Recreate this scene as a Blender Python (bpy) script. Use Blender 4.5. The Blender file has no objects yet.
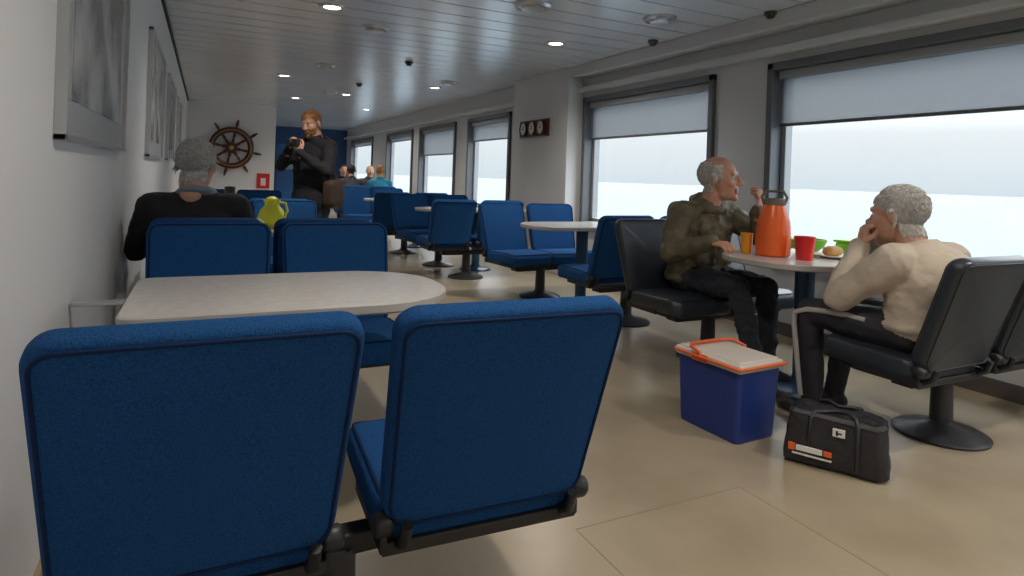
import bpy, bmesh, math, random
from mathutils import Vector, Matrix, Euler
random.seed(4)
S=bpy.context.scene
try:
    S.view_settings.view_transform='Standard'
except Exception as e: print(e)
COL=S.collection
# ---------------------------------------------------------------- materials
def mat(name,col,rough=.6,metal=0,col2=None,nscale=20,bump=0,bscale=60,spec=.5,emis=None,estr=0,detail=4,coat=0,bdist=.01,sharp=.15):
    m=bpy.data.materials.new(name); m.use_nodes=True
    nt=m.node_tree; b=nt.nodes['Principled BSDF']
    b.inputs['Base Color'].default_value=(*col,1); b.inputs['Roughness'].default_value=rough
    b.inputs['Metallic'].default_value=metal; b.inputs['Specular IOR Level'].default_value=spec
    b.inputs['Coat Weight'].default_value=coat
    tc=nt.nodes.new('ShaderNodeTexCoord')
    if col2 is not None:
        n=nt.nodes.new('ShaderNodeTexNoise'); n.inputs['Scale'].default_value=nscale; n.inputs['Detail'].default_value=detail
        r=nt.nodes.new('ShaderNodeValToRGB'); r.color_ramp.elements[0].position=.5-sharp; r.color_ramp.elements[1].position=.5+sharp
        r.color_ramp.elements[0].color=(*col,1); r.color_ramp.elements[1].color=(*col2,1)
        nt.links.new(tc.outputs['Object'],n.inputs['Vector']); nt.links.new(n.outputs['Fac'],r.inputs['Fac'])
        nt.links.new(r.outputs['Color'],b.inputs['Base Color'])
    if bump:
        n2=nt.nodes.new('ShaderNodeTexNoise'); n2.inputs['Scale'].default_value=bscale; n2.inputs['Detail'].default_value=3
        bp=nt.nodes.new('ShaderNodeBump'); bp.inputs['Strength'].default_value=bump; bp.inputs['Distance'].default_value=bdist
        nt.links.new(tc.outputs['Object'],n2.inputs['Vector']); nt.links.new(n2.outputs['Fac'],bp.inputs['Height'])
        nt.links.new(bp.outputs['Normal'],b.inputs['Normal'])
    if emis:
        b.inputs['Emission Color'].default_value=(*emis,1); b.inputs['Emission Strength'].default_value=estr
    return m
M={}
M['wallL']=mat('wall_paint',(.72,.72,.725),.45,bump=.05,bscale=200)
M['wallR']=mat('wall_panel_grey',(.54,.55,.56),.5,bump=.04,bscale=150)
M['wallF']=mat('wall_far_white',(.74,.75,.77),.5)
M['blueWall']=mat('blue_wall_panel',(.012,.06,.17),.5)
M['floor']=mat('vinyl_floor',(.365,.300,.212),.28,col2=(.29,.235,.162),nscale=2.2,bump=.03,bscale=300,detail=8)
M['ceil']=mat('ceiling_plank_metal',(.74,.77,.81),.25,metal=.35,col2=(.69,.72,.76),nscale=1.5)
M['dark']=mat('dark_gap',(.02,.02,.02),.7)
M['frame']=mat('window_frame_grey',(.13,.14,.15),.4,metal=.3)
M['frameL']=mat('window_frame_light',(.33,.34,.36),.4,metal=.2)
M['blue']=mat('blue_wool',(.008,.050,.158),.95,col2=(.017,.092,.265),nscale=300,bump=.6,bscale=380,spec=.15)
M['blueD']=mat('blue_piping',(.003,.018,.07),.8,spec=.2)
M['leather']=mat('black_leather',(.022,.029,.040),.35,bump=.15,bscale=140)
M['black']=mat('black_metal',(.015,.015,.017),.45)
M['base']=mat('pedestal_grey',(.04,.04,.045),.4,metal=.3)
M['table']=mat('table_laminate',(.60,.58,.56),.2,col2=(.55,.535,.515),nscale=30)
M['edge']=mat('table_edge',(.42,.40,.37),.4)
M['colblue']=mat('table_column_blue',(.02,.07,.13),.35)
M['alu']=mat('aluminium',(.6,.6,.6),.3,metal=.9)
M['wood']=mat('wheel_wood',(.075,.018,.009),.35,col2=(.045,.011,.006),nscale=25)
M['brass']=mat('brass',(.6,.42,.15),.3,metal=.9)
M['white']=mat('white_plastic',(.75,.73,.70),.4)
M['dial']=mat('clock_dial',(.7,.7,.66),.4)

def newobj(name,me,mats=(),parent=None,smooth=False):
    o=bpy.data.objects.new(name,me); COL.objects.link(o)
    for m in mats: me.materials.append(m)
    if smooth:
        for p in me.polygons: p.use_smooth=True
    if parent: o.parent=parent
    return o
def empty(name,loc=(0,0,0),rz=0):
    e=bpy.data.objects.new(name,None); COL.objects.link(e); e.location=loc; e.rotation_euler=(0,0,rz); e.empty_display_size=.1
    return e
def bm_box(bm,x0,x1,y0,y1,z0,z1,mi=0):
    vs=[bm.verts.new((x,y,z)) for x in (x0,x1) for y in (y0,y1) for z in (z0,z1)]
    for f in ((0,1,3,2),(4,6,7,5),(0,4,5,1),(2,3,7,6),(0,2,6,4),(1,5,7,3)):
        fc=bm.faces.new([vs[i] for i in f]); fc.material_index=mi
def boxes(name,lst,mats,parent=None,bevel=0):
    bm=bmesh.new()
    for b in lst: bm_box(bm,*b)
    bmesh.ops.recalc_face_normals(bm,faces=bm.faces)
    me=bpy.data.meshes.new(name); bm.to_mesh(me); bm.free()
    o=newobj(name,me,mats,parent)
    if bevel:
        md=o.modifiers.new('b','BEVEL'); md.width=bevel; md.segments=3; md.limit_method='ANGLE'
    return o
def lathe(name,prof,mats,parent=None,loc=(0,0,0),n=32,rot=None,mi=None):
    bm=bmesh.new(); rings=[]
    for (r,z) in prof:
        rings.append([bm.verts.new((r*math.cos(2*math.pi*i/n),r*math.sin(2*math.pi*i/n),z)) for i in range(n)])
    for k in range(len(rings)-1):
        for i in range(n):
            f=bm.faces.new((rings[k][i],rings[k][(i+1)%n],rings[k+1][(i+1)%n],rings[k+1][i]))
            if mi: f.material_index=mi[k]
    bmesh.ops.remove_doubles(bm,verts=bm.verts,dist=1e-5)
    bmesh.ops.recalc_face_normals(bm,faces=bm.faces)
    me=bpy.data.meshes.new(name); bm.to_mesh(me); bm.free()
    o=newobj(name,me,mats,parent,True); o.location=loc
    if rot: o.rotation_euler=rot
    md=o.modifiers.new('e','EDGE_SPLIT'); md.split_angle=math.radians(40)
    return o
def tube(name,pts,r,mats,parent=None,cyc=False,res=8):
    cu=bpy.data.curves.new(name,'CURVE'); cu.dimensions='3D'; cu.bevel_depth=r; cu.bevel_resolution=3; cu.use_fill_caps=True
    sp=cu.splines.new('POLY'); sp.points.add(len(pts)-1)
    for i,p in enumerate(pts): sp.points[i].co=(*p,1)
    sp.use_cyclic_u=cyc
    tmp=bpy.data.objects.new('tmp',cu); COL.objects.link(tmp)
    dg=bpy.context.evaluated_depsgraph_get(); me=bpy.data.meshes.new_from_object(tmp.evaluated_get(dg))
    bpy.data.objects.remove(tmp)
    me.materials.clear()
    return newobj(name,me,mats,parent,True)
def rrect(hw,hh,r,n=8):
    r=max(min(r,hw*.98,hh*.98),.002); pts=[]
    for cx,cy,a0 in ((hw-r,hh-r,0),(-hw+r,hh-r,90),(-hw+r,-hh+r,180),(hw-r,-hh+r,270)):
        for i in range(n+1):
            a=math.radians(a0+90*i/n); pts.append((cx+r*math.cos(a),cy+r*math.sin(a)))
    return pts
def cushion_mesh(name,w,h,t,rcn,re,bulge,warp=None):
    hw,hh=w/2,h/2; mn=min(hw,hh)
    rings=[]
    for side in (1,-1):
        L=[]
        for d in (.85,.6,.38,.2,.08):
            dd=re+(mn-re)*d; L.append((dd,t/2+bulge*(1-(1-d)**3)))
        for a in (90,65,45,25,0): 
            A=math.radians(a); L.append((re-re*math.cos(A) if a<90 else re, t/2-re+re*math.sin(A)))
        L=[(d,side*z) for d,z in L]
        rings += L if side==1 else L[::-1]
    bm=bmesh.new(); RV=[]
    for d,z in rings:
        RV.append([bm.verts.new((x,y,z)) for x,y in rrect(hw-d,hh-d,rcn-d if rcn-d>.015 else .015)])
    n=len(RV[0])
    for k in range(len(RV)-1):
        for i in range(n): bm.faces.new((RV[k][i],RV[k][(i+1)%n],RV[k+1][(i+1)%n],RV[k+1][i]))
    bm.faces.new(RV[0]); bm.faces.new(RV[-1])
    if warp:
        for v in bm.verts: v.co=Vector(warp(v.co))
    bmesh.ops.remove_doubles(bm,verts=bm.verts,dist=1e-5)
    bmesh.ops.recalc_face_normals(bm,faces=bm.faces)
    me=bpy.data.meshes.new(name); bm.to_mesh(me); bm.free()
    for p in me.polygons: p.use_smooth=True
    return me
# ---------------------------------------------------------------- room
XL,XR,YN,YF,ZC=-.366,4.15,-4.0,20.7,2.55
boxes('floor',[(XL-.2,XR+.3,YN-.2,YF+.2,-.12,0)],[M['floor']])
L=[]; y=YN
while y<YF:
    L.append((XL-.1,XR+.1,y+.009,min(y+.30,YF)-.009,ZC,ZC+.03,0)); y+=.30
L.append((XL-.2,XR+.3,YN-.2,YF+.2,ZC+.025,ZC+.1,1))
boxes('ceiling',L,[M['ceil'],M['dark']])
boxes('wall_left',[(XL-.15,XL,YN,YF,0,ZC)],[M['wallL']])
boxes('wall_back',[(XL,XR,YN-.15,YN,0,ZC)],[M['wallL']])
boxes('wall_far',[(XL,XR,YF,YF+.15,0,ZC)],[M['blueWall']])
boxes('wall_partition',[(XL,1.35,14.4,14.5,0,ZC),(1.27,1.35,14.5,YF,0,ZC)],[M['wallF']])
boxes('trim_ceiling_left',[(XL,XL+.02,YN,14.4,ZC-.03,ZC)],[M['dark']])
boxes('baseboard_left',[(XL,XL+.015,YN,14.4,0,.1)],[mat('baseboard',(.33,.24,.15),.5)])
boxes('baseboard_right',[(XR-.015,XR,YN,YF,0,.1)],[mat('baseboard2',(.10,.09,.08),.5)])
gm=mat('floor_seam',(.25,.195,.13),.5)
boxes('trim_floor_hatch',[(1.15,1.152,.9,1.75,0,.001),(1.15,1.9,1.748,1.75,0,.001),(1.9,1.902,.9,1.75,0,.001)],[gm])
ZS,ZT=.62,2.18
wins=[(-3.9,-1.75),(-1.45,.85),(1.15,3.65),(4.25,6.42),(8.45,10.15),(10.75,12.9),(13.4,15.6),(17.1,19.9)]
L=[(XR,XR+.2,YN,YF,0,ZS),(XR,XR+.2,YN,YF,ZT,ZC)]
py=YN
for a,b in wins:
    L.append((XR,XR+.2,py,a,ZS,ZT)); py=b
L.append((XR,XR+.2,py,YF,ZS,ZT))
boxes('wall_right',L,[M['wallR']])
boxes('wall_pillar',[(XR-.22,XR,6.47,7.95,0,ZC)],[mat('pillar_white',(.62,.625,.63),.5)],bevel=.01)
boxes('trim_valance',[(XR-.10,XR,YN,6.47,2.24,2.30),(XR-.10,XR,7.95,YF,2.24,2.30)],[M['wallR']],bevel=.008)
boxes('trim_duct',[(XR-.18,XR,YN,6.47,2.42,2.55)],[M['wallR']],bevel=.01)
glass=bpy.data.materials.new('window_glass'); glass.use_nodes=True
nt=glass.node_tree; nt.nodes.clear(); o_=nt.nodes.new('ShaderNodeOutputMaterial'); mx=nt.nodes.new('ShaderNodeMixShader'); tr=nt.nodes.new('ShaderNodeBsdfTransparent'); gl=nt.nodes.new('ShaderNodeBsdfGlossy')
gl.inputs['Roughness'].default_value=.02; mx.inputs[0].default_value=.04; tr.inputs[0].default_value=(.97,.985,.99,1)
nt.links.new(tr.outputs[0],mx.inputs[1]); nt.links.new(gl.outputs[0],mx.inputs[2]); nt.links.new(mx.outputs[0],o_.inputs[0])
blind=bpy.data.materials.new('blind_fabric'); blind.use_nodes=True
nt=blind.node_tree; nt.nodes.clear(); o_=nt.nodes.new('ShaderNodeOutputMaterial'); mx=nt.nodes.new('ShaderNodeMixShader'); tr=nt.nodes.new('ShaderNodeBsdfTranslucent'); gl=nt.nodes.new('ShaderNodeBsdfTransparent')
tr.inputs[0].default_value=(.24,.24,.24,1); gl.inputs[0].default_value=(.72,.74,.77,1); mx.inputs[0].default_value=.30
nt.links.new(tr.outputs[0],mx.inputs[1]); nt.links.new(gl.outputs[0],mx.inputs[2]); nt.links.new(mx.outputs[0],o_.inputs[0])
for i,(a,b) in enumerate(wins):
    w=empty('window_%d'%(i+1),(XR,(a+b)/2,(ZS+ZT)/2)); hy=(b-a)/2; hz=(ZT-ZS)/2
    f=.06
    boxes('frame',[(-.04,.10,-hy,-hy+f,-hz,hz,0),(-.04,.10,hy-f,hy,-hz,hz,0),(-.04,.10,-hy,hy,hz-f,hz,0),(-.04,.10,-hy,hy,-hz,-hz+f,0),
        (.08,.16,-hy+f,-hy+f+.045,-hz,hz,1),(.08,.16,hy-f-.045,hy-f,-hz,hz,1),(.08,.16,-hy,hy,-hz,-hz+f+.04,1),(.08,.16,-hy,hy,hz-f-.05,hz,1)],[M['frame'],M['frameL']],w,bevel=.006)
    boxes('sill',[(-.06,.02,-hy,hy,-hz-.03,-hz,0)],[M['frameL']],w,bevel=.005)
    boxes('glass_pane',[(.118,.124,-hy+f,hy-f,-hz+f,hz-f)],[glass],w)
    zb=(1.69 if i<4 else (1.8 if i!=5 else 1.6))-(ZS+ZT)/2
    if i>=6: zb=1.98-(ZS+ZT)/2
    boxes('roller_blind',[(.055,.057,-hy+f+.01,hy-f-.01,zb,hz-f)],[blind],w)
    boxes('blind_bar',[(.045,.068,-hy+f+.01,hy-f-.01,zb-.025,zb)],[M['frame']],w,bevel=.004)
    boxes('blind_cassette',[(.02,.09,-hy+f,hy-f,hz-f-.07,hz-f)],[M['frameL']],w,bevel=.01)
    pl=bpy.data.lights.new('portal','AREA'); pl.shape='RECTANGLE'; pl.size=b-a; pl.size_y=ZT-ZS
    po=bpy.data.objects.new('window_light_portal',pl); COL.objects.link(po); po.location=(XR+.19,(a+b)/2,(ZS+ZT)/2)
    po.rotation_euler=Matrix(((0,0,1),(1,0,0),(0,1,0))).to_euler()
    try: pl.cycles.is_portal=True
    except Exception as e: print('portal',e)
# sea
sea=mat('sea_water',(.100,.128,.145),.6,bump=.3,bscale=.3,spec=.2)
boxes('sea',[(XR+5,6000,-5000,6000,-12.2,-12)],[sea])
# world: hazy horizon, bright overcast above
W=bpy.data.worlds.new('sky'); S.world=W; W.use_nodes=True; nt=W.node_tree; bg=nt.nodes['Background']
tc=nt.nodes.new('ShaderNodeTexCoord'); sx=nt.nodes.new('ShaderNodeSeparateXYZ'); rp=nt.nodes.new('ShaderNodeValToRGB')
rp.color_ramp.elements[0].position=0; rp.color_ramp.elements[0].color=(.090,.101,.108,1); rp.color_ramp.elements[1].position=.7; rp.color_ramp.elements[1].color=(.90,.95,1,1)
e=rp.color_ramp.elements.new(.08); e.color=(.112,.117,.119,1)
e=rp.color_ramp.elements.new(.32); e.color=(.43,.45,.47,1)
nt.links.new(tc.outputs['Generated'],sx.inputs[0]); nt.links.new(sx.outputs['Z'],rp.inputs[0]); nt.links.new(rp.outputs[0],bg.inputs[0]); bg.inputs[1].default_value=8.5
# ---------------------------------------------------------------- ceiling fixtures
emi=mat('lamp_glow',(1,.9,.7),.5,emis=(1,.87,.65),estr=14)
for (x,y) in ((.91,5.34),(3.14,5.45),(.99,9.6),(3.2,9.3),(.9,1.2),(3.1,.6),(2.0,-1.2),(.4,-2.2),(1.5,12.4),(3.1,13.5),(2.6,17),(2.2,11.2)):  # out-of-view lamps near and behind the camera are added as interior fill
    e=empty('ceiling_downlight',(x,y,ZC))
    lathe('trim_ring',[(.07,-.002),(.075,-.012),(.105,-.010),(.11,0)],[M['alu']],e)
    lathe('lamp',[(0,-.004),(.07,-.004)],[emi],e)
    l=bpy.data.lights.new('downlight','SPOT'); l.energy=100 if y<8 else 70; l.color=(1,.92,.82); l.spot_size=math.radians(150); l.spot_blend=.9; l.shadow_soft_size=.07
    lo=bpy.data.objects.new('bulb',l); COL.objects.link(lo); lo.parent=e; lo.location=(0,0,-.03)
for (x,y,r) in ((1.4,5.85,.13),(2.29,4.36,.15),(3.37,4.12,.14),(1.36,8.3,.12),(3.17,8.6,.12),(1.9,11,.12)):
    e=empty('ceiling_air_vent',(x,y,ZC))
    lathe('diffuser',[(r,0),(r,-.012),(r*.85,-.03),(r*.8,-.012),(r*.62,-.012),(r*.6,-.04),(r*.4,-.045),(0,-.045)],[M['alu']],e)
for (x,y) in ((3.96,3.5),(3.85,4.8),(2.2,7.4),(2.1,9.7)):
    e=empty('smoke_detector',(x,y,ZC))
    lathe('body',[(.05,0),(.05,-.02),(.035,-.03),(.025,-.05),(0,-.052)],[M['base']],e)
# ---------------------------------------------------------------- pictures
pic=mat('photo_print',(.46,.47,.48),.25,col2=(.10,.10,.11),nscale=3.5,detail=8)
matb=mat('picture_mat',(.42,.43,.45),.25)
for (a,b) in ((2.02,3.42),(4.8,6.3),(7.1,8.5),(9.4,10.8)):
    e=empty('framed_picture',(XL,(a+b)/2,1.665)); hy=(b-a)/2; hz=.435
    boxes('frame',[(0,.03,-hy,-hy+.018,-hz,hz),(0,.03,hy-.018,hy,-hz,hz),(0,.03,-hy,hy,hz-.018,hz),(0,.03,-hy,hy,-hz,-hz+.018)],[M['alu']],e,bevel=.002)
    boxes('passepartout',[(0.002,.014,-hy+.01,hy-.01,-hz+.01,hz-.01)],[matb],e)
    boxes('print',[(0.014,.017,-hy+.15,hy-.15,-hz+.12,hz-.12)],[pic],e)
# ---------------------------------------------------------------- ship wheel
w=empty('ships_wheel',(.48,14.30,1.60))
def torus(name,R,r,mats,parent,sc=1,n=48,k=10,y=0):
    bm=bmesh.new(); g=[]
    for i in range(n):
        a=2*math.pi*i/n; g.append([bm.verts.new(((R+r*math.cos(2*math.pi*j/k))*math.cos(a),y+sc*r*math.sin(2*math.pi*j/k),(R+r*math.cos(2*math.pi*j/k))*math.sin(a))) for j in range(k)])
    for i in range(n):
        for j in range(k): bm.faces.new((g[i][j],g[(i+1)%n][j],g[(i+1)%n][(j+1)%k],g[i][(j+1)%k]))
    bmesh.ops.recalc_face_normals(bm,faces=bm.faces)
    me=bpy.data.meshes.new(name); bm.to_mesh(me); bm.free(); return newobj(name,me,mats,parent,True)
torus('rim',.38,.060,[M['wood']],w,.6); torus('rim_inlay',.38,.007,[M['brass']],w,1,y=-.033)
lathe('hub',[(0,-.09),(.05,-.09),(.12,-.035),(.12,.035),(0,.035)],[M['wood']],w,rot=(math.pi/2,0,0)); lathe('hub_cap',[(0,.0),(.045,0),(.045,.07),(0,.075)],[M['brass']],w,rot=(math.pi/2,0,0))
for i in range(8):
    a=i*math.pi/4+.2
    s=lathe('spoke_%d'%(i+1),[(0,.08),(.022,.08),(.032,.16),(.020,.2),(.029,.26),(.022,.33),(.022,.41),(.017,.43),(.032,.49),(.025,.56),(.01,.605),(0,.61)],[M['wood']],w,n=12,rot=(0,a,0))
e=empty('fire_safety_sign',(1.13,14.38,.92)); boxes('plate',[(-.13,.13,0,.012,-.16,.16,0)],[mat('sign_red',(.6,.02,.02),.4)],e); boxes('flame_icon',[(-.05,.05,-.004,0,-.1,.06)],[M['white']],e,bevel=.002)
e=empty('wall_clock_panel',(XR-.22,7.3,1.84))
boxes('board',[(-.03,0,-.40,.40,-.115,.115)],[M['wood']],e,bevel=.03)
for k in (-.24,0,.24):
    lathe('bezel',[(.105,0),(.105,.03),(.088,.035),(.082,.025)],[M['wood']],e,(-.03,k,0),rot=(0,-math.pi/2,0)); lathe('dial',[(0,.022),(.086,.022)],[M['dial']],e,(-.03,k,0),rot=(0,-math.pi/2,0))
    boxes('hand',[(-.056,-.053,k-.004,k+.004,-.01,.05),(-.056,-.053,k-.01,k+.04,-.004,.004)],[M['black']],e)
e=empty('door_1',(2.4,YF-.04,1.0)); boxes('leaf',[(-.42,.42,0,.03,-1,1.0)],[mat('door_blue',(.02,.10,.26),.4)],e,bevel=.01); boxes('pane',[(-.2,.2,-.01,0,.2,.7)],[mat('door_glass',(.25,.3,.35),.1)],e); lathe('knob',[(0,.0),(.03,0),(.03,.06),(0,.06)],[M['alu']],e,(.33,-.03,0),rot=(math.pi/2,0,0))
# ---------------------------------------------------------------- chairs
ANG=math.radians(19)
def back_warp(c):
    x,y,z=c; hh=.25
    x*= 1-.07*(.5-(y/hh)*.5)
    z+= .030*(x/.26)**2 + .018*math.cos(y/hh*math.pi/2)
    y-= .012*(x/.26)**2*(1 if y>0 else 0)
    return (x,y,z)
def seat_warp(c):
    x,y,z=c
    z-= .025*max(0,(y-.1)/.13)**2
    z+= .012*(x/.24)**2
    return (x,y,z)
BW=.525
BM=cushion_mesh('seatback_mesh',BW,.53,.064,.055,.020,.006,back_warp)
SM=cushion_mesh('seat_mesh',.50,.47,.11,.07,.035,.012,seat_warp)
def chair(kind,x,ytop,face,rot=0,ped=None):
    nm='blue_lounge_chair' if kind=='blue' else 'black_leather_chair'
    fab=M['blue'] if kind=='blue' else M['leather']; pip=M['blueD'] if kind=='blue' else M['black']
    rz=(0 if face>0 else math.pi)+rot
    d=Vector((-math.sin(rz),math.cos(rz)))
    e=empty(nm,(x+d.x*.38 if rot else x,ytop+d.y*.38,0),rz)
    key='_'+kind
    if 'b'+key not in CM:
        bmz=BM.copy(); bmz.materials.append(fab); smz=SM.copy(); smz.materials.append(fab); CM['b'+key]=bmz; CM['s'+key]=smz
        pm=[]
        for zz,dd in ((.032,.015),(-.032,.015)):
            pts=[back_warp((px,py,zz)) for px,py in rrect(BW/2-dd,.265-dd,.042)]
            t=tube('pp',pts,.0042,[pip],None,True); pm.append(t.data); bpy.data.objects.remove(t)
        CM['p'+key]=pm
        t=tube('pp',[seat_warp((px,py,.050)) for px,py in rrect(.235,.220,.055)],.0045,[pip],None,True); CM['q'+key]=t.data; bpy.data.objects.remove(t)
    ca,sa=math.cos(ANG),math.sin(ANG)
    R=Matrix(((-1,0,0,0),(0,-sa,ca,0),(0,ca,sa,0),(0,0,0,1)))
    cb=Vector((0,-.290,.660))
    for nmn,me in (('backrest',CM['b'+key]),('backrest_piping_1',CM['p'+key][0]),('backrest_piping_2',CM['p'+key][1])):
        o=bpy.data.objects.new(nmn,me); COL.objects.link(o); o.parent=e; o.matrix_local=Matrix.Translation(cb)@R
    for nmn,me in (('seat',CM['s'+key]),('seat_piping',CM['q'+key])):
        o=bpy.data.objects.new(nmn,me); COL.objects.link(o); o.parent=e; o.location=(0,.045,.405); o.rotation_euler=(.06,0,0)
    if 'br' not in CM:
        o=boxes('bracket',[(-.17,.17,-.14,.2,.325,.352),(-.245,-.228,-.2,.1,.345,.385),(.228,.245,-.2,.1,.345,.385),(-.03,.03,-.05,.05,.27,.33),(-.24,.24,-.20,-.15,.34,.37)],[M['black']],None,bevel=.006); CM['br']=o.data; bpy.data.objects.remove(o)
        t=tube('t',[(0,-.13,.355),(0,-.2,.365),(0,-.232,.385),(0,-.25,.43)],.013,[M['black']]); CM['arm']=t.data; bpy.data.objects.remove(t)
        t=lathe('t',[(0,-.022),(.02,-.022),(.026,-.012),(.026,.012),(.02,.022),(0,.022)],[M['black']],rot=(0,0,0)); CM['kn']=t.data; bpy.data.objects.remove(t)
    o=bpy.data.objects.new('bracket',CM['br']); COL.objects.link(o); o.parent=e; md=o.modifiers.new('b','BEVEL'); md.width=.005; md.segments=2
    for s in (-.2,.2):
        o=bpy.data.objects.new('support_arm_%d'%(1 if s<0 else 2),CM['arm']); COL.objects.link(o); o.parent=e; o.location=(s,0,0)
        o=bpy.data.objects.new('pivot_knob_%d'%(1 if s<0 else 2),CM['kn']); COL.objects.link(o); o.parent=e; o.location=(s*1.2,-.2,.415); o.rotation_euler=(0,math.pi/2,0)
    if ped is not None:
        boxes('beam',[(min(0,2*ped),max(0,2*ped),-.03,.03,.262,.315)],[M['black']],e,bevel=.008)
        lathe('pedestal',[(0,0),(.20,0),(.205,.012),(.19,.022),(.07,.05),(.05,.07),(.045,.28),(0,.28)],[M['base']],e,(ped,0,0))
    return e
CM={}
def pair(kind,x1,x2,ytop,face,r1=0,r2=0):
    h=(x2-x1)/2
    chair(kind,x1,ytop,face,r1,ped=h if face>0 else -h)
    chair(kind,x2,ytop,face,r2)
pair('blue',.018,.600,1.12,1,0,-.04)
pair('blue',.035,.60,3.25,-1)
pair('blue',.02,.60,3.47,1)
pair('blue',.03,.62,5.65,-1)
pair('blue',.02,.61,5.87,1)
pair('blue',.02,.61,8.3,-1)
pair('black',2.95,3.54,1.38,1)
pair('black',2.80,3.39,3.55,-1)
pair('blue',2.92,3.50,3.82,1,.05,0)
pair('blue',2.70,3.28,5.75,-1,.1,-.1)
pair('blue',2.46,3.04,6.3,1)
pair('blue',2.42,3.0,8.0,-1,.15,0)
pair('blue',2.40,2.98,8.6,1)
pair('blue',2.35,2.93,10.9,-1)
pair('blue',2.6,3.2,12.2,1)
pair('blue',2.8,3.4,14.6,-1)
# ---------------------------------------------------------------- tables
def table(x0,x1,y0,y1,rl,colx,z=.77,side=1):
    e=empty('saloon_table',(0,0,0))
    cx,cy=(x0+x1)/2,(y0+y1)/2; e.location=(cx,cy,0); hx,hy=(x1-x0)/2,(y1-y0)/2
    pts=[]
    def corner(px,py,a0,r):
        for i in range(13):
            a=math.radians(a0+90*i/12); pts.append((px+r*math.cos(a),py+r*math.sin(a)))
    rs=[rl if side>0 else .05, .05 if side>0 else rl]
    corner(hx-rs[0],hy-rs[0],0,rs[0]); corner(-hx+rs[1],hy-rs[1],90,rs[1]); corner(-hx+rs[1],-hy+rs[1],180,rs[1]); corner(hx-rs[0],-hy+rs[0],270,rs[0])
    bm=bmesh.new(); prof=[(-.006,0,0),(0,-.005,1),(0,-.028,1),(-.006,-.034,1)]
    R=[]
    for d,zz,_ in prof:
        R.append([bm.verts.new((px*(1+d/hx),py*(1+d/hy),z+zz)) for px,py in pts])
    n=len(pts)
    for k in range(3):
        for i in range(n):
            f=bm.faces.new((R[k][i],R[k][(i+1)%n],R[k+1][(i+1)%n],R[k+1][i])); f.material_index=1
    bm.faces.new(R[0]); f=bm.faces.new(R[-1]); f.material_index=1
    bmesh.ops.recalc_face_normals(bm,faces=bm.faces)
    me=bpy.data.meshes.new('table_top'); bm.to_mesh(me); bm.free(); newobj('table_top',me,[M['table'],M['edge']],e)
    cxl=colx-cx
    lathe('column',[(0,.736),(.11,.736),(.11,.725),(.055,.71),(.05,.06),(.08,.035),(.19,.02),(.2,0),(0,0)],[M['colblue']],e,(cxl,0,0))
    return e
t=table(-.20,.80,1.88,2.55,.30,.10)
boxes('wall_bracket',[(-.66,-.47,.1,.13,.722,.736)],[M['alu']],t,bevel=.003)
table(-.185,.79,4.25,4.92,.28,.30); table(-.185,.79,6.75,7.4,.28,.30)
table(2.69,3.97,2.12,2.84,.30,3.16,side=-1)
table(2.52,3.9,4.45,5.1,.28,3.1,side=-1); table(2.3,3.9,6.95,7.5,.25,3.1,side=-1); table(2.25,3.9,9.4,10,.25,3.1,side=-1); table(2.5,3.9,13.0,13.6,.25,3.1,side=-1)
# ---------------------------------------------------------------- cooler
orange=mat('orange_plastic',(.75,.13,.03),.4); cblue=mat('cooler_blue',(.012,.035,.20),.4); cwh=mat('cooler_lid',(.60,.54,.49),.45)
e=empty('cooler_box',(2.30,2.22,0),math.radians(3))
bm=bmesh.new(); R=[]
for z,s in ((0,.90),(.01,.92),(.33,1.0)):
    R.append([bm.verts.new((px*s,py*s,z)) for px,py in rrect(.14,.195,.025)])
n=len(R[0])
for k in range(2):
    for i in range(n): bm.faces.new((R[k][i],R[k][(i+1)%n],R[k+1][(i+1)%n],R[k+1][i]))
bm.faces.new(R[0]); bm.faces.new(R[-1]); bmesh.ops.recalc_face_normals(bm,faces=bm.faces)
me=bpy.data.meshes.new('body'); bm.to_mesh(me); bm.free(); newobj('body',me,[cblue],e)
boxes('lid_rim',[(-.15,.15,-.205,.205,.325,.366)],[cwh],e,bevel=.014); boxes('lid',[(-.133,.133,-.188,.188,.355,.374)],[cwh],e,bevel=.009)
tube('handle',[(.153,.03,.345),(.157,.03,.370),(.15,.09,.384),(.12,.12,.386),(-.12,.12,.386),(-.15,.09,.384),(-.157,.03,.370),(-.153,.03,.345)],.008,[orange],e)
tube('handle_grip',[(-.158,.19,.35),(-.162,-.19,.35),(-.15,-.212,.35),(.15,-.212,.35)],.007,[orange],e)
for s in (-1,1): boxes('hinge_%d'%(1 if s<0 else 2),[(s*.148-.006,s*.148+.01*s+.006,-.015,.085,.325,.362)],[orange],e,bevel=.004)
# ---------------------------------------------------------------- cooler bag
bagm=mat('bag_nylon',(.012,.012,.015),.5,col2=(.018,.018,.022),nscale=8,bump=.8,bscale=18)
a=math.atan2(-.32,.17)
e=empty('insulated_bag',(2.45,1.74,0),a)
def bw(c):
    x,y,z=c; k=(z+.11)/.22
    s=1-.10*k; sag=.022*math.cos(x*16)+.016*math.sin(x*31+y*20)
    return (x*s+.010*math.sin(z*40+y*25),y*(1-.22*k)+.010*math.sin(x*27+z*33)+.005*math.sin(x*70),z-(sag+.012)*max(0,k-.3) )
me=cushion_mesh('bag',.40,.24,.215,.035,.03,.006,bw); me.materials.append(bagm)
o=bpy.data.objects.new('bag_body',me); COL.objects.link(o); o.parent=e; o.location=(0,0,.112)
sm=o.modifiers.new('s','SUBSURF'); sm.levels=2; sm.render_levels=2
tx=bpy.data.textures.new('cl','CLOUDS'); tx.noise_scale=.07; md=o.modifiers.new('d','DISPLACE'); md.texture=tx; md.strength=.02
tube('zip',[Vector(bw((px,py,.088)))+Vector((0,0,.112)) for px,py in rrect(.197,.118,.03)],.0045,[M['black']],e,True)
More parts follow.
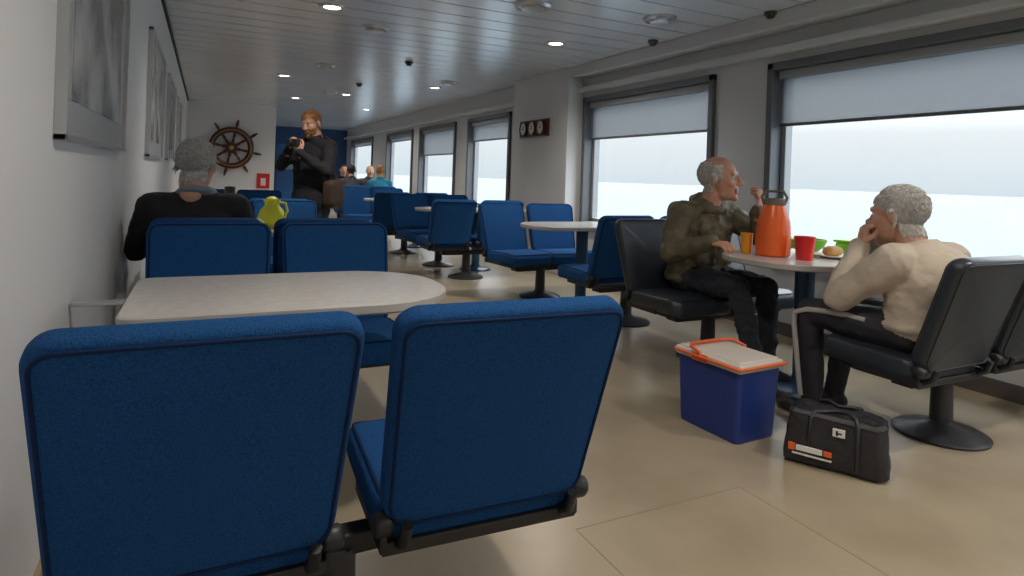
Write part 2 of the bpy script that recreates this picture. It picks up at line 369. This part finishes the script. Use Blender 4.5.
for s in (-1,1):
    tube('strap_%d'%(1 if s<0 else 2),[(-.09,s*.112,.03),(-.09,s*.112,.12),(-.085,s*.104,.2),(-.075,s*.08,.228),(-.04,s*.05,.236+.01*s),(.0,s*.035+.01,.23),(.05,s*.045,.238),(.08,s*.08,.228),(.09,s*.104,.2),(.09,s*.112,.12),(.09,s*.112,.03)],.009,[bagm],e)
boxes('label',[(-.135,-.035,-.1295,-.1195,.066,.086,0),(-.15,.0,-.1295,-.1195,.048,.053,0)],[M['white']],e)
boxes('label_mark',[(-.165,-.14,-.1295,-.1195,.062,.09,0),(-.03,.0,-.1295,-.1195,.066,.086,0)],[orange],e)
boxes('logo',[(.0,.045,-.1185,-.105,.155,.185,0)],[M['white']],e); boxes('logo_bar',[(.012,.02,-.1205,-.1185,.16,.18,0),(.02,.034,-.1205,-.1185,.167,.173,0)],[M['black']],e)
# ---------------------------------------------------------------- table items
def item(name,loc,rz=0): return empty(name,loc,rz)
TZ=.771
juice=mat('orange_jug',(.85,.13,.02),.25,spec=.6); jl=mat('jug_lid_grey',(.18,.15,.13),.4)
e=item('juice_jug',(2.98,2.56,TZ),.4)
lathe('jug_body',[(0,0),(.085,0),(.095,.01),(.098,.10),(.09,.20),(.068,.27),(.06,.30),(0,.30)],[juice],e)
lathe('jug_lid',[(.062,.295),(.066,.30),(.066,.325),(.05,.335),(0,.335)],[jl],e)
tube('jug_handle',[(0,-.06,.31),(0,-.072,.34),(0,-.05,.375),(0,.05,.375),(0,.072,.34),(0,.06,.31)],.009,[jl],e)
tube('jug_grip',[(.085,0,.24),(.13,0,.24),(.14,0,.15),(.13,0,.07),(.09,0,.06)],.011,[juice],e)
red=mat('red_plastic',(.70,.02,.02),.3)
e=item('plastic_tumbler',(3.01,2.37,TZ)); lathe('cup',[(0,0),(.042,0),(.057,.13),(.054,.13),(.04,.006),(0,.006)],[red],e)
e=item('juice_glass',(2.92,2.70,TZ)); lathe('cup',[(0,0),(.03,0),(.036,.12),(.034,.12),(.029,.1),(0,.1)],[mat('orange_juice',(.9,.35,.02),.2)],e)
e=item('dinner_plate',(3.30,2.40,TZ)); lathe('plate',[(0,0),(.07,0),(.115,.015),(.115,.019),(.07,.006),(0,.005)],[M['white']],e)
lm=mat('lid_lime',(.25,.66,.05),.3)
e=item('lunch_box',(3.70,2.50,TZ),.3); boxes('box',[(-.18,.15,-.10,.10,0,.075)],[lm],e,bevel=.014); boxes('lid',[(-.188,.158,-.108,.108,.075,.09)],[lm],e,bevel=.006)
e=item('salad_bowl',(3.36,2.63,TZ)); lathe('bowl',[(0,0),(.05,0),(.095,.04),(.115,.085),(.11,.085),(.085,.045),(0,.04)],[lm],e)
e=item('bread_roll',(3.30,2.41,TZ+.012)); me=cushion_mesh('roll',.13,.07,.05,.034,.02,.006); me.materials.append(mat('bread_crust',(.5,.28,.09),.7)); o=bpy.data.objects.new('roll',me); COL.objects.link(o); o.parent=e; o.location=(0,0,.025)
lime=mat('lime_plastic',(.66,.66,.03),.35)
e=item('lime_pitcher',(.42,4.56,TZ),-.6)
lathe('body',[(0,0),(.07,0),(.088,.02),(.092,.07),(.075,.12),(.05,.15),(.045,.17),(.058,.19),(.054,.19),(.04,.17),(0,.16)],[lime],e)
tube('handle',[(.05,0,.175),(.10,0,.17),(.115,0,.12),(.085,0,.06)],.009,[lime],e); lathe('lid_knob',[(.04,.175),(.04,.2),(.015,.215),(0,.215)],[lime],e)
for xx,yy in ((.30,4.42),(.52,4.35)):
    e=item('coffee_cup',(xx,yy,TZ)); lathe('cup',[(0,0),(.028,0),(.04,.07),(.037,.07),(.026,.006),(0,.006)],[M['white']],e); tube('handle',[(.036,0,.06),(.06,0,.05),(.055,0,.025),(.032,0,.02)],.005,[M['white']],e)
e=item('thermos_flask',(.16,4.75,TZ)); lathe('flask',[(0,0),(.045,0),(.048,.02),(.048,.2),(.035,.23),(.035,.27),(0,.275)],[M['black']],e); tube('handle',[(.046,0,.19),(.085,0,.18),(.085,0,.08),(.047,0,.06)],.008,[M['black']],e)
# ---------------------------------------------------------------- organic bodies
def RC(p1,r1,p2,r2,m=0): return ('rc',Vector(p1),r1,Vector(p2),r2,m)
def EL(c,r,m=0,rot=(0,0,0)): return ('el',Vector(c),Vector(r),Euler(rot).to_matrix(),None,m)
def prim_dist(P,p):
    if P[0]=='rc':
        _,a,r1,b,r2,m=P; ab=b-a; t=max(0,min(1,(p-a).dot(ab)/max(ab.length_squared,1e-9))); return (p-a-ab*t).length-(r1+(r2-r1)*t)
    _,c,r,R,_,m=P; q=R.transposed()@(p-c); k=Vector((q.x/r.x,q.y/r.y,q.z/r.z)).length; return (k-1)*min(r)
def organic(name,prims,mats,voxel,smooth=3,parent=None,disp=0,dscale=.08,regions=None,xform=None):
    bm=bmesh.new()
    for P in prims:
        b2=bmesh.new()
        if P[0]=='rc':
            for c,r in ((P[1],P[2]),(P[3],P[4])):
                bmesh.ops.create_icosphere(b2,subdivisions=2,radius=r,matrix=Matrix.Translation(c))
            ret=bmesh.ops.convex_hull(b2,input=b2.verts)
            kill=list(set([g for g in ret['geom_interior'] if isinstance(g,bmesh.types.BMVert)]+[g for g in ret['geom_unused'] if isinstance(g,bmesh.types.BMVert)]))
            bmesh.ops.delete(b2,geom=kill,context='VERTS')
        else:
            bmesh.ops.create_icosphere(b2,subdivisions=3,radius=1,matrix=Matrix.Translation(P[1])@P[3].to_4x4()@Matrix.Diagonal((*P[2],1)))
        tm=bpy.data.meshes.new('t'); b2.to_mesh(tm); b2.free(); bm.from_mesh(tm); bpy.data.meshes.remove(tm)
    me=bpy.data.meshes.new('raw'); bm.to_mesh(me); bm.free()
    o=bpy.data.objects.new('raw',me); COL.objects.link(o)
    md=o.modifiers.new('r','REMESH'); md.mode='VOXEL'; md.voxel_size=voxel
    md=o.modifiers.new('s','SMOOTH'); md.iterations=smooth; md.factor=.5
    if disp:
        tx=bpy.data.textures.new('cl','CLOUDS'); tx.noise_scale=dscale
        md=o.modifiers.new('d','DISPLACE'); md.texture=tx; md.strength=disp; md.mid_level=.5
    dg=bpy.context.evaluated_depsgraph_get(); m2=bpy.data.meshes.new_from_object(o.evaluated_get(dg)); bpy.data.objects.remove(o)
    m2.materials.clear()
    ob=newobj(name,m2,mats,parent,True)
    for f in m2.polygons:
        c=f.center; best=min(prims,key=lambda P:prim_dist(P,c)); mi=best[5]
        if regions:
            k=regions(c,mi)
            if k is not None: mi=k
        f.material_index=mi
    if xform is not None: ob.matrix_local=xform
    return ob
SKIN=mat('skin',(.62,.35,.25),.5,col2=(.56,.28,.19),nscale=30,bump=.1,bscale=90)
LIP=mat('lips',(.38,.14,.10),.5); EYEW=mat('eye_white',(.6,.58,.55),.3); EYED=mat('eye_iris',(.03,.03,.03),.2)
def head(parent,mtx,hair,style,sc=1.0,voxel=.005,beard=None,strands=2600,slen=.022):
    pr=[EL((-.012,0,.035),(.100,.078,.088)),EL((.028,0,-.015),(.066,.064,.088)),EL((.032,0,-.068),(.056,.052,.042)),
        RC((.078,0,-.098),.018,(.066,0,-.09),.024),RC((.090,0,.018),.009,(.114,0,-.022),.0135),EL((.103,.012,-.026),(.011,.009,.009)),EL((.103,-.012,-.026),(.011,.009,.009)),
        RC((.080,-.036,.030),.012,(.080,.036,.030),.012),RC((.06,.042,-.016),.024,(.07,.03,-.03),.02),RC((.06,-.042,-.016),.024,(.07,-.03,-.03),.02),
        RC((.088,-.016,-.054),.008,(.088,.016,-.054),.008,1),RC((.086,-.013,-.066),.009,(.086,.013,-.066),.009,1),
        EL((-.008,.080,-.002),(.019,.010,.034),0,(0,.15,-.25)),EL((-.008,-.080,-.002),(.019,.010,.034),0,(0,.15,.25)),
        RC((-.022,0,-.04),.056,(-.05,0,-.15),.056)]
    def hreg(c):
        x,y,z=c
        if abs(y)>.084 and z<.03: return False
        if style=='full': return (z>.075 and x<.085) or (x<.05 and z> .02+ (x+.0)*.6) or (x<-.02 and z>-.070) 
        if style=='bald': return (x<-.02 and z>-.065 and z<.095) or (x<.035 and z>.0 and z<.075 and abs(y)>.05)
        return False
    def breg(c):
        x,y,z=c
        return beard and ((z<-.035 and x>.0 and not(abs(y)<.014 and -.068<z<-.05)) )and z>-.125
    def reg(c,mi):
        if hreg(c): return 2
        if breg(c): return 3
        return None
    X=mtx@Matrix.Scale(sc,4)
    o=organic('head',pr,[SKIN,LIP,hair,beard or hair],voxel,2,parent,regions=reg,xform=X)
    for s in (-1,1):
        e=lathe('eye',[(0,-.013),(.007,-.011),(.012,-.004),(.012,.004),(.007,.011),(0,.013)],[EYEW],parent,n=12); e.matrix_local=X@Matrix.Translation((.076,s*.031,.006))
        e=lathe('iris',[(0,.0),(.006,0),(.004,.003),(0,.004)],[EYED],parent,n=10); e.matrix_local=X@Matrix.Translation((.0875,s*.031,.006))@Matrix.Rotation(math.pi/2,4,'Y')
        e=tube('eyebrow',[(.090,s*.014,.034),(.088,s*.03,.040),(.078,s*.045,.034)],.0035,[hair],parent); e.matrix_local=X
    me=o.data; hv=[p for p in me.polygons if p.material_index in(2,3)]
    if hv and strands:
        rnd=random.Random(7); bm=bmesh.new()
        for k in range(strands):
            p=rnd.choice(hv); c=p.center; n=p.normal
            isb=p.material_index==3
            l=(slen if not isb else .018)*(.6+rnd.random()*.8)
            fl=Vector((-.55,c.y*4,-.7 if c.z<.09 else -.1))+Vector((math.sin(c.y*40)*.10,math.sin(c.z*35+c.x*25)*.14,0))+Vector((rnd.uniform(-.18,.18),rnd.uniform(-.18,.18),rnd.uniform(-.18,.18)))
            if isb: fl=Vector((.1,0,-1))+Vector((rnd.uniform(-.3,.3),rnd.uniform(-.3,.3),0))
            fl-=n*fl.dot(n)
            if fl.length<1e-3: continue
            fl.normalize(); d=(fl+n*rnd.uniform(.06,.26)).normalized()
            t1=d.orthogonal().normalized()*.0016; t2=d.cross(t1)
            b0=c-n*.002+Vector((rnd.uniform(-.003,.003),rnd.uniform(-.003,.003),rnd.uniform(-.003,.003)))
            mid=b0+d*l*.55; tip=b0+d*l-n*l*.15
            A=[bm.verts.new(b0+v) for v in (t1,-t1*.5+t2*.87,-t1*.5-t2*.87)]; B=[bm.verts.new(mid+v*.85) for v in (t1,-t1*.5+t2*.87,-t1*.5-t2*.87)]; T=bm.verts.new(tip)
            for i in range(3):
                f=bm.faces.new((A[i],A[(i+1)%3],B[(i+1)%3],B[i])); f.material_index=1 if isb else 0
                f=bm.faces.new((B[i],B[(i+1)%3],T)); f.material_index=1 if isb else 0
        m3=bpy.data.meshes.new('hair'); bm.to_mesh(m3); bm.free()
        ho=newobj('hair',m3,[hair,beard or hair],parent,True); ho.matrix_local=X
    return o
def hand(parent,name,wr,d,nrm,side,curl=(.5,.6,.4),sc=1.05,voxel=.0035,spread=.06,thumb=0):
    d=Vector(d).normalized(); n=Vector(nrm); n=(n-d*n.dot(d)).normalized(); y=n.cross(d)
    Mx=Matrix((d,y,n)).transposed().to_4x4(); Mx.translation=Vector(wr)
    s=-1 if side=='L' else 1
    pr=[RC((-.05,0,0),.025,(.01,0,0),.023),EL((.05,0,0),(.05,.040,.016))]
    for i,(yo,L) in enumerate(((.029,.074),(.010,.082),(-.009,.076),(-.027,.060))):
        base=Vector((.085-.004*abs(i-1),s*yo,0)); pr.append(RC((.015,s*yo*.6,0),.013,base,.0115))
        yaw=s*spread*(1.3-i*.9); ang=0; p=base; r=.0100
        for fr,c in zip((.45,.31,.24),curl):
            ang+=c*(1+.08*i); q=p+Vector((math.cos(ang)*math.cos(yaw),math.cos(ang)*math.sin(yaw),-math.sin(ang)))*L*fr
            pr.append(RC(p,r,q,r-.0009)); p=q; r-=.0009
    t0=Vector((.022,s*.026,-.006)); t1=Vector((.052,s*.050,-.018-.01*thumb)); t2=Vector((.078,s*(.054-.02*thumb),-.028-.015*thumb)); t3=Vector((.098,s*(.050-.03*thumb),-.034-.02*thumb))
    pr+= [RC(t0,.016,t1,.013),RC(t1,.0125,t2,.0105),RC(t2,.0105,t3,.009)]
    return organic(name,pr,[SKIN],voxel,1,parent,xform=Mx@Matrix.Scale(sc,4))
def lerp(a,b,t): return a+(b-a)*t
def ring(c,rx,ry,r,m,n=16,tilt=0):
    g=lambda a:Vector(c)+Vector((rx*math.cos(a),ry*math.sin(a),tilt*math.cos(a)))
    return [RC(g(2*math.pi*i/n),r,g(2*math.pi*(i+1)/n),r,m) for i in range(n)]
def person(name,loc,rz,J,top,pants,shoes,hair,style,hsc=1,collar=True,voxel=.012,hands=True,beard=None,hand_cfg=None,strands=2600,bulk=1.0,arm_r=1.0,extra=None,slen=.022,inner=None,disp=.014,colr=1.0,dscale=.07,cuff=True):
    e=empty(name,loc,rz)
    pel,che,nek,hed=[Vector(J[k]) for k in('pelvis','chest','neck','head')]
    lean=math.atan2(che.x-pel.x,che.z-pel.z)
    pr=[EL(pel,(.135,.18,.12),1)]
    for i in range(6):
        t=(i+.5)/6; c=lerp(pel,che,t)
        pr.append(EL(c,(lerp(.135,.125,t)*bulk,lerp(.172,.188,t)*bulk,.10),0,(0,lean,0)))
    pr.append(EL(che,(.118*bulk,.185*bulk,.15),0,(0,lean,0)))
    pr.append(EL(lerp(che,nek,.5),(.10,.15,.09),0,(0,lean,0)))
    for s in 'LR':
        sh,el,wr=[Vector(J[k+s]) for k in ('sh','el','wr')]
        pr.append(RC(lerp(nek,che,.25),.075,sh,.070*arm_r,0)); pr.append(RC(sh,.068*arm_r,lerp(sh,el,.5),.062*arm_r,0)); pr.append(RC(lerp(sh,el,.5),.062*arm_r,el,.052*arm_r,0)); pr.append(RC(el,.052*arm_r,lerp(el,wr,.4),.050*arm_r,0)); pr.append(RC(lerp(el,wr,.4),.050*arm_r,wr,.036*arm_r,0))
        if cuff: pr.append(RC(lerp(el,wr,.9),.042*arm_r,lerp(el,wr,1.02),.039*arm_r,0))
        hp,kn,an=[Vector(J[k+s]) for k in ('hp','kn','an')]
        pr.append(RC(hp,.100,lerp(hp,kn,.5),.090,1)); pr.append(RC(lerp(hp,kn,.5),.090,kn,.068,1)); pr.append(RC(kn,.067,lerp(kn,an,.4),.062,1)); pr.append(RC(lerp(kn,an,.4),.062,an,.050,1))
        td=Vector(J.get('toe'+s,(1,0,0))).normalized(); hl=Vector((an.x,an.y,max(.045,an.z-.055)))-td*.03
        pr.append(RC(hl,.042,hl+td*.12+Vector((0,0,-.004)),.044,2)); pr.append(RC(hl+td*.12,.042,hl+td*.21+Vector((0,0,-.012)),.032,2))
    if collar:
        up=(hed-nek).normalized()
        for i in range(10):
            a0=2*math.pi*i/10; a1=2*math.pi*(i+1)/10
            f=lambda a: nek+up*.035+Vector((.068*colr*math.cos(a)-.008,.072*colr*math.sin(a),-.024*math.cos(a)))
            pr.append(RC(f(a0),.020*colr,f(a1),.020*colr,4 if inner else 0))
    pr.append(RC(nek-Vector((0,0,.0)),.05,lerp(nek,hed,.45),.052,3))
    if extra: pr+=extra
    mats=[top,pants,shoes,SKIN]+(inner or [])
    organic('body',pr,mats,voxel,4,e,disp=disp,dscale=dscale)
    hm=Matrix.Translation(hed)@Euler((J.get('hroll',0),J.get('hpitch',0),J.get('hyaw',0)),'XYZ').to_matrix().to_4x4()
    head(e,hm,hair,style,hsc,voxel=.005 if voxel<.015 else .008,beard=beard,strands=strands,slen=slen)
    if hands:
        for s in 'LR':
            c=(hand_cfg or {}).get(s,{})
            wr=Vector(J['wr'+s]); d=c.get('d',(wr-Vector(J['el'+s]))); n=c.get('n',(0,0,1))
            hand(e,'hand_'+s.lower(),wr+Vector(d).normalized()*.015,d,n,s,c.get('curl',(.4,.5,.3)),thumb=c.get('thumb',0),voxel=.0035 if voxel<.015 else .005)
    return e
grey=mat('hair_grey',(.80,.78,.76),.6,col2=(.60,.58,.57),nscale=60); white=mat('hair_white',(.80,.77,.73),.6,col2=(.58,.56,.53),nscale=60)
ginger=mat('hair_ginger',(.50,.24,.09),.6,col2=(.34,.14,.05),nscale=60); darkh=mat('hair_dark',(.03,.02,.015),.6)
blk=mat('black_cloth',(.014,.014,.017),.85,bump=.3,bscale=60); jean=mat('dark_trousers',(.020,.023,.032),.85,bump=.3,bscale=60)
olive=mat('olive_jacket',(.140,.115,.065),.6,col2=(.095,.078,.045),nscale=9,bump=.5,bscale=22); beige=mat('beige_fleece',(.55,.47,.385),.95,col2=(.49,.42,.345),nscale=8,bump=.5,bscale=16,bdist=.02,spec=.1)
shoe=mat('shoe_black',(.02,.02,.02),.5); track=mat('track_pants',(.016,.017,.023),.6,bump=.2,bscale=40)
stripe=mat('white_stripe',(.42,.40,.38),.8); collarW=mat('shirt_blue_grey',(.22,.26,.32),.8)
# man 1 : facing -Y  (local +X -> world -Y)
J=dict(pelvis=(0,0,.56),chest=(.06,0,.86),neck=(.10,0,1.04),head=(.18,.01,1.205),hyaw=.55,hpitch=-.05,
 shL=(.08,.21,.97),elL=(.30,.27,.84),wrL=(.41,.12,1.01),shR=(.07,-.21,.97),elR=(.08,-.29,.72),wrR=(.33,-.20,.815),
 hpL=(.02,.10,.54),knL=(.50,.12,.55),anL=(.52,.12,.10),hpR=(.02,-.10,.54),knR=(.50,-.12,.56),anR=(.66,-.13,.10))
ex=[EL((.01,0,.60),(.175,.215,.13),0),RC((.19,-.02,.66),.010,(.19,0,.98),.010,0)]
for s in (-1,1): ex+=[EL((.17,s*.11,.70),(.035,.055,.06),0),EL((.17,s*.10,.88),(.03,.05,.05),0)]
ex+=ring((.10,0,1.045),.088,.098,.032,0,16,-.03)+ring((.01,0,.545),.168,.208,.022,0,20)
person('seated_man_olive_jacket',(3.0,3.21,0),-math.pi/2,J,olive,jean,shoe,white,'bald',hsc=1.24,arm_r=1.28,bulk=1.2,voxel=.009,
  hand_cfg={'L':dict(d=(.2,-.05,1),n=(1,.4,0),curl=(.5,.7,.4),thumb=1),'R':dict(d=(1,.2,0),n=(0,-.2,1),curl=(.4,.5,.4))},strands=5000,slen=.018,disp=.032,colr=1.2,extra=ex,dscale=.06)
# man 2 : facing +Y
J=dict(pelvis=(.05,0,.55),chest=(.07,0,.77),neck=(.13,0,.90),head=(.21,.0,1.055),hyaw=.12,hpitch=.12,
 shL=(.10,.22,.855),elL=(.33,.25,.66),wrL=(.34,.09,.89),shR=(.10,-.22,.855),elR=(.38,-.20,.80),wrR=(.38,-.06,.93),
 hpL=(.07,.10,.54),knL=(.54,.17,.55),anL=(.52,.16,.10),hpR=(.07,-.10,.54),knR=(.52,-.13,.55),anR=(.60,-.13,.10))
pm2=person('seated_man_beige_fleece',(2.94,1.60,0),math.pi/2,J,beige,track,shoe,white,'full',hsc=1.18,arm_r=1.28,bulk=1.2,voxel=.009,
  extra=[EL((.07,0,.60),(.165,.210,.075),0),EL((.02,0,.76),(.15,.22,.17),0),EL((.07,0,.86),(.12,.20,.09),0)]+ring((.07,0,.575),.158,.205,.022,0,20)+ring((.125,0,.925),.075,.082,.020,0,14,-.02),collar=False,
  hand_cfg={'L':dict(d=(-.1,-.2,1),n=(.6,.8,0),curl=(.9,.9,.5),thumb=1),'R':dict(d=(-.2,.2,1),n=(1,-.3,.2),curl=(.8,.8,.5),thumb=1)},slen=.026,disp=.022,dscale=.12,strands=9000)
tube('side_stripe',[(.22,.205,.575),(.30,.210,.58),(.40,.224,.578),(.50,.237,.57),(.565,.245,.545),(.570,.243,.48),(.560,.237,.38),(.550,.227,.25),(.540,.217,.13)],.013,[stripe],pm2)
# man left : facing +Y, back to viewer
J=dict(pelvis=(0,0,.56),chest=(.03,0,.84),neck=(.06,0,1.0),head=(.10,0,1.185),hyaw=-.35,hpitch=.05,
 shL=(.04,.20,.955),elL=(.12,.27,.72),wrL=(.42,.16,.83),shR=(.04,-.20,.955),elR=(.14,-.29,.74),wrR=(.46,-.2,.83),
 hpL=(.02,.10,.54),knL=(.46,.12,.54),anL=(.46,.12,.10),hpR=(.02,-.10,.54),knR=(.46,-.12,.54),anR=(.46,-.13,.10))
person('seated_man_black_sweater',(-.04,3.66,0),math.pi/2,J,blk,jean,shoe,grey,'full',hsc=1.16,arm_r=1.15,bulk=1.15,slen=.026,inner=[collarW],colr=1.1,strands=9000)
# standing man looking down at the camera in his hands
J=dict(pelvis=(0,0,.98),chest=(0,0,1.30),neck=(.0,0,1.48),head=(.05,0,1.65),hyaw=.0,hpitch=.35,
 shL=(0,.19,1.42),elL=(.13,.26,1.17),wrL=(.30,.06,1.34),shR=(0,-.19,1.42),elR=(.13,-.28,1.21),wrR=(.30,-.07,1.36),
 hpL=(0,.10,.93),knL=(.03,.12,.50),anL=(0,.13,.10),hpR=(0,-.10,.93),knR=(.02,-.12,.50),anR=(0,-.13,.10))
pm=person('standing_man_with_camera',(.98,6.57,0),-math.pi/2-.75,J,blk,jean,shoe,ginger,'full',hsc=1.08,arm_r=1.15,bulk=1.15,beard=ginger,
  hand_cfg={'L':dict(d=(.2,-.3,1),n=(.9,.5,0),curl=(.7,.8,.5)),'R':dict(d=(.2,.4,1),n=(.9,-.5,0),curl=(.7,.8,.5))},
  extra=[EL((0,0,.86),(.17,.21,.26),0)],disp=.025,slen=.030,strands=4000)
cb=empty('camera_parts',(.03,0,-.10)); cb.parent=pm
boxes('camera_body',[(.27,.33,-.065,.065,1.50,1.575)],[M['black']],cb,bevel=.012); lathe('camera_lens',[(0,0),(.028,0),(.03,.05),(.026,.055),(0,.05)],[M['black']],cb,(.33,0,1.535),rot=(0,math.pi/2,0))
bagb=mat('brown_bag',(.05,.028,.016),.7,bump=.4,bscale=30)
me=cushion_mesh('bag',.28,.28,.12,.06,.035,.01); me.materials.append(bagb); o=bpy.data.objects.new('shoulder_bag',me); COL.objects.link(o); o.parent=pm; o.location=(.02,.27,.95); o.rotation_euler=(math.pi/2,0,.1)
tube('bag_strap',[(.0,.25,1.1),(.03,.262,1.3),(.02,.22,1.485),(-.03,.12,1.52),(-.12,-.02,1.40),(-.18,-.02,1.25),(-.12,.18,1.12),(-.05,.27,1.08)],.012,[bagb],pm)
# distant passengers
J0=dict(pelvis=(0,0,.56),chest=(.04,0,.86),neck=(.07,0,1.03),head=(.11,0,1.21),
 shL=(.05,.19,.98),elL=(.14,.25,.76),wrL=(.40,.14,.83),shR=(.05,-.19,.98),elR=(.14,-.25,.76),wrR=(.40,-.14,.83),
 hpL=(.02,.10,.54),knL=(.46,.12,.54),anL=(.46,.12,.10),hpR=(.02,-.10,.54),knR=(.46,-.12,.54),anR=(.46,-.13,.10))
tq=mat('turquoise_jacket',(.02,.25,.38),.7); gr=mat('grey_jumper',(.05,.05,.055),.8)
for x,y,rz,tp,hr,st in ((2.8,14.35,-math.pi/2,blk,darkh,'full'),(3.4,14.35,-math.pi/2,gr,grey,'bald'),(2.62,12.45,math.pi/2,gr,darkh,'full'),(3.2,12.45,math.pi/2,tq,ginger,'full')):
    person('seated_passenger',(x,y,0),rz,J0,tp,jean,shoe,hr,st,hsc=1.05,voxel=.02,strands=400)
# ---------------------------------------------------------------- camera
f=620; yaw=math.atan(307/620); roll=math.radians(2.0)
cd=bpy.data.cameras.new('camera'); cd.sensor_width=36; cd.lens=36*f/1024; cd.shift_y=-110/1024; cd.clip_end=20000
co=bpy.data.objects.new('camera',cd); COL.objects.link(co)
Mx=Matrix.Rotation(-yaw,4,'Z')@Matrix.Rotation(math.pi/2,4,'X')@Matrix.Rotation(roll,4,'Z'); Mx.translation=(0,0,1.17)
co.matrix_world=Mx; S.camera=co
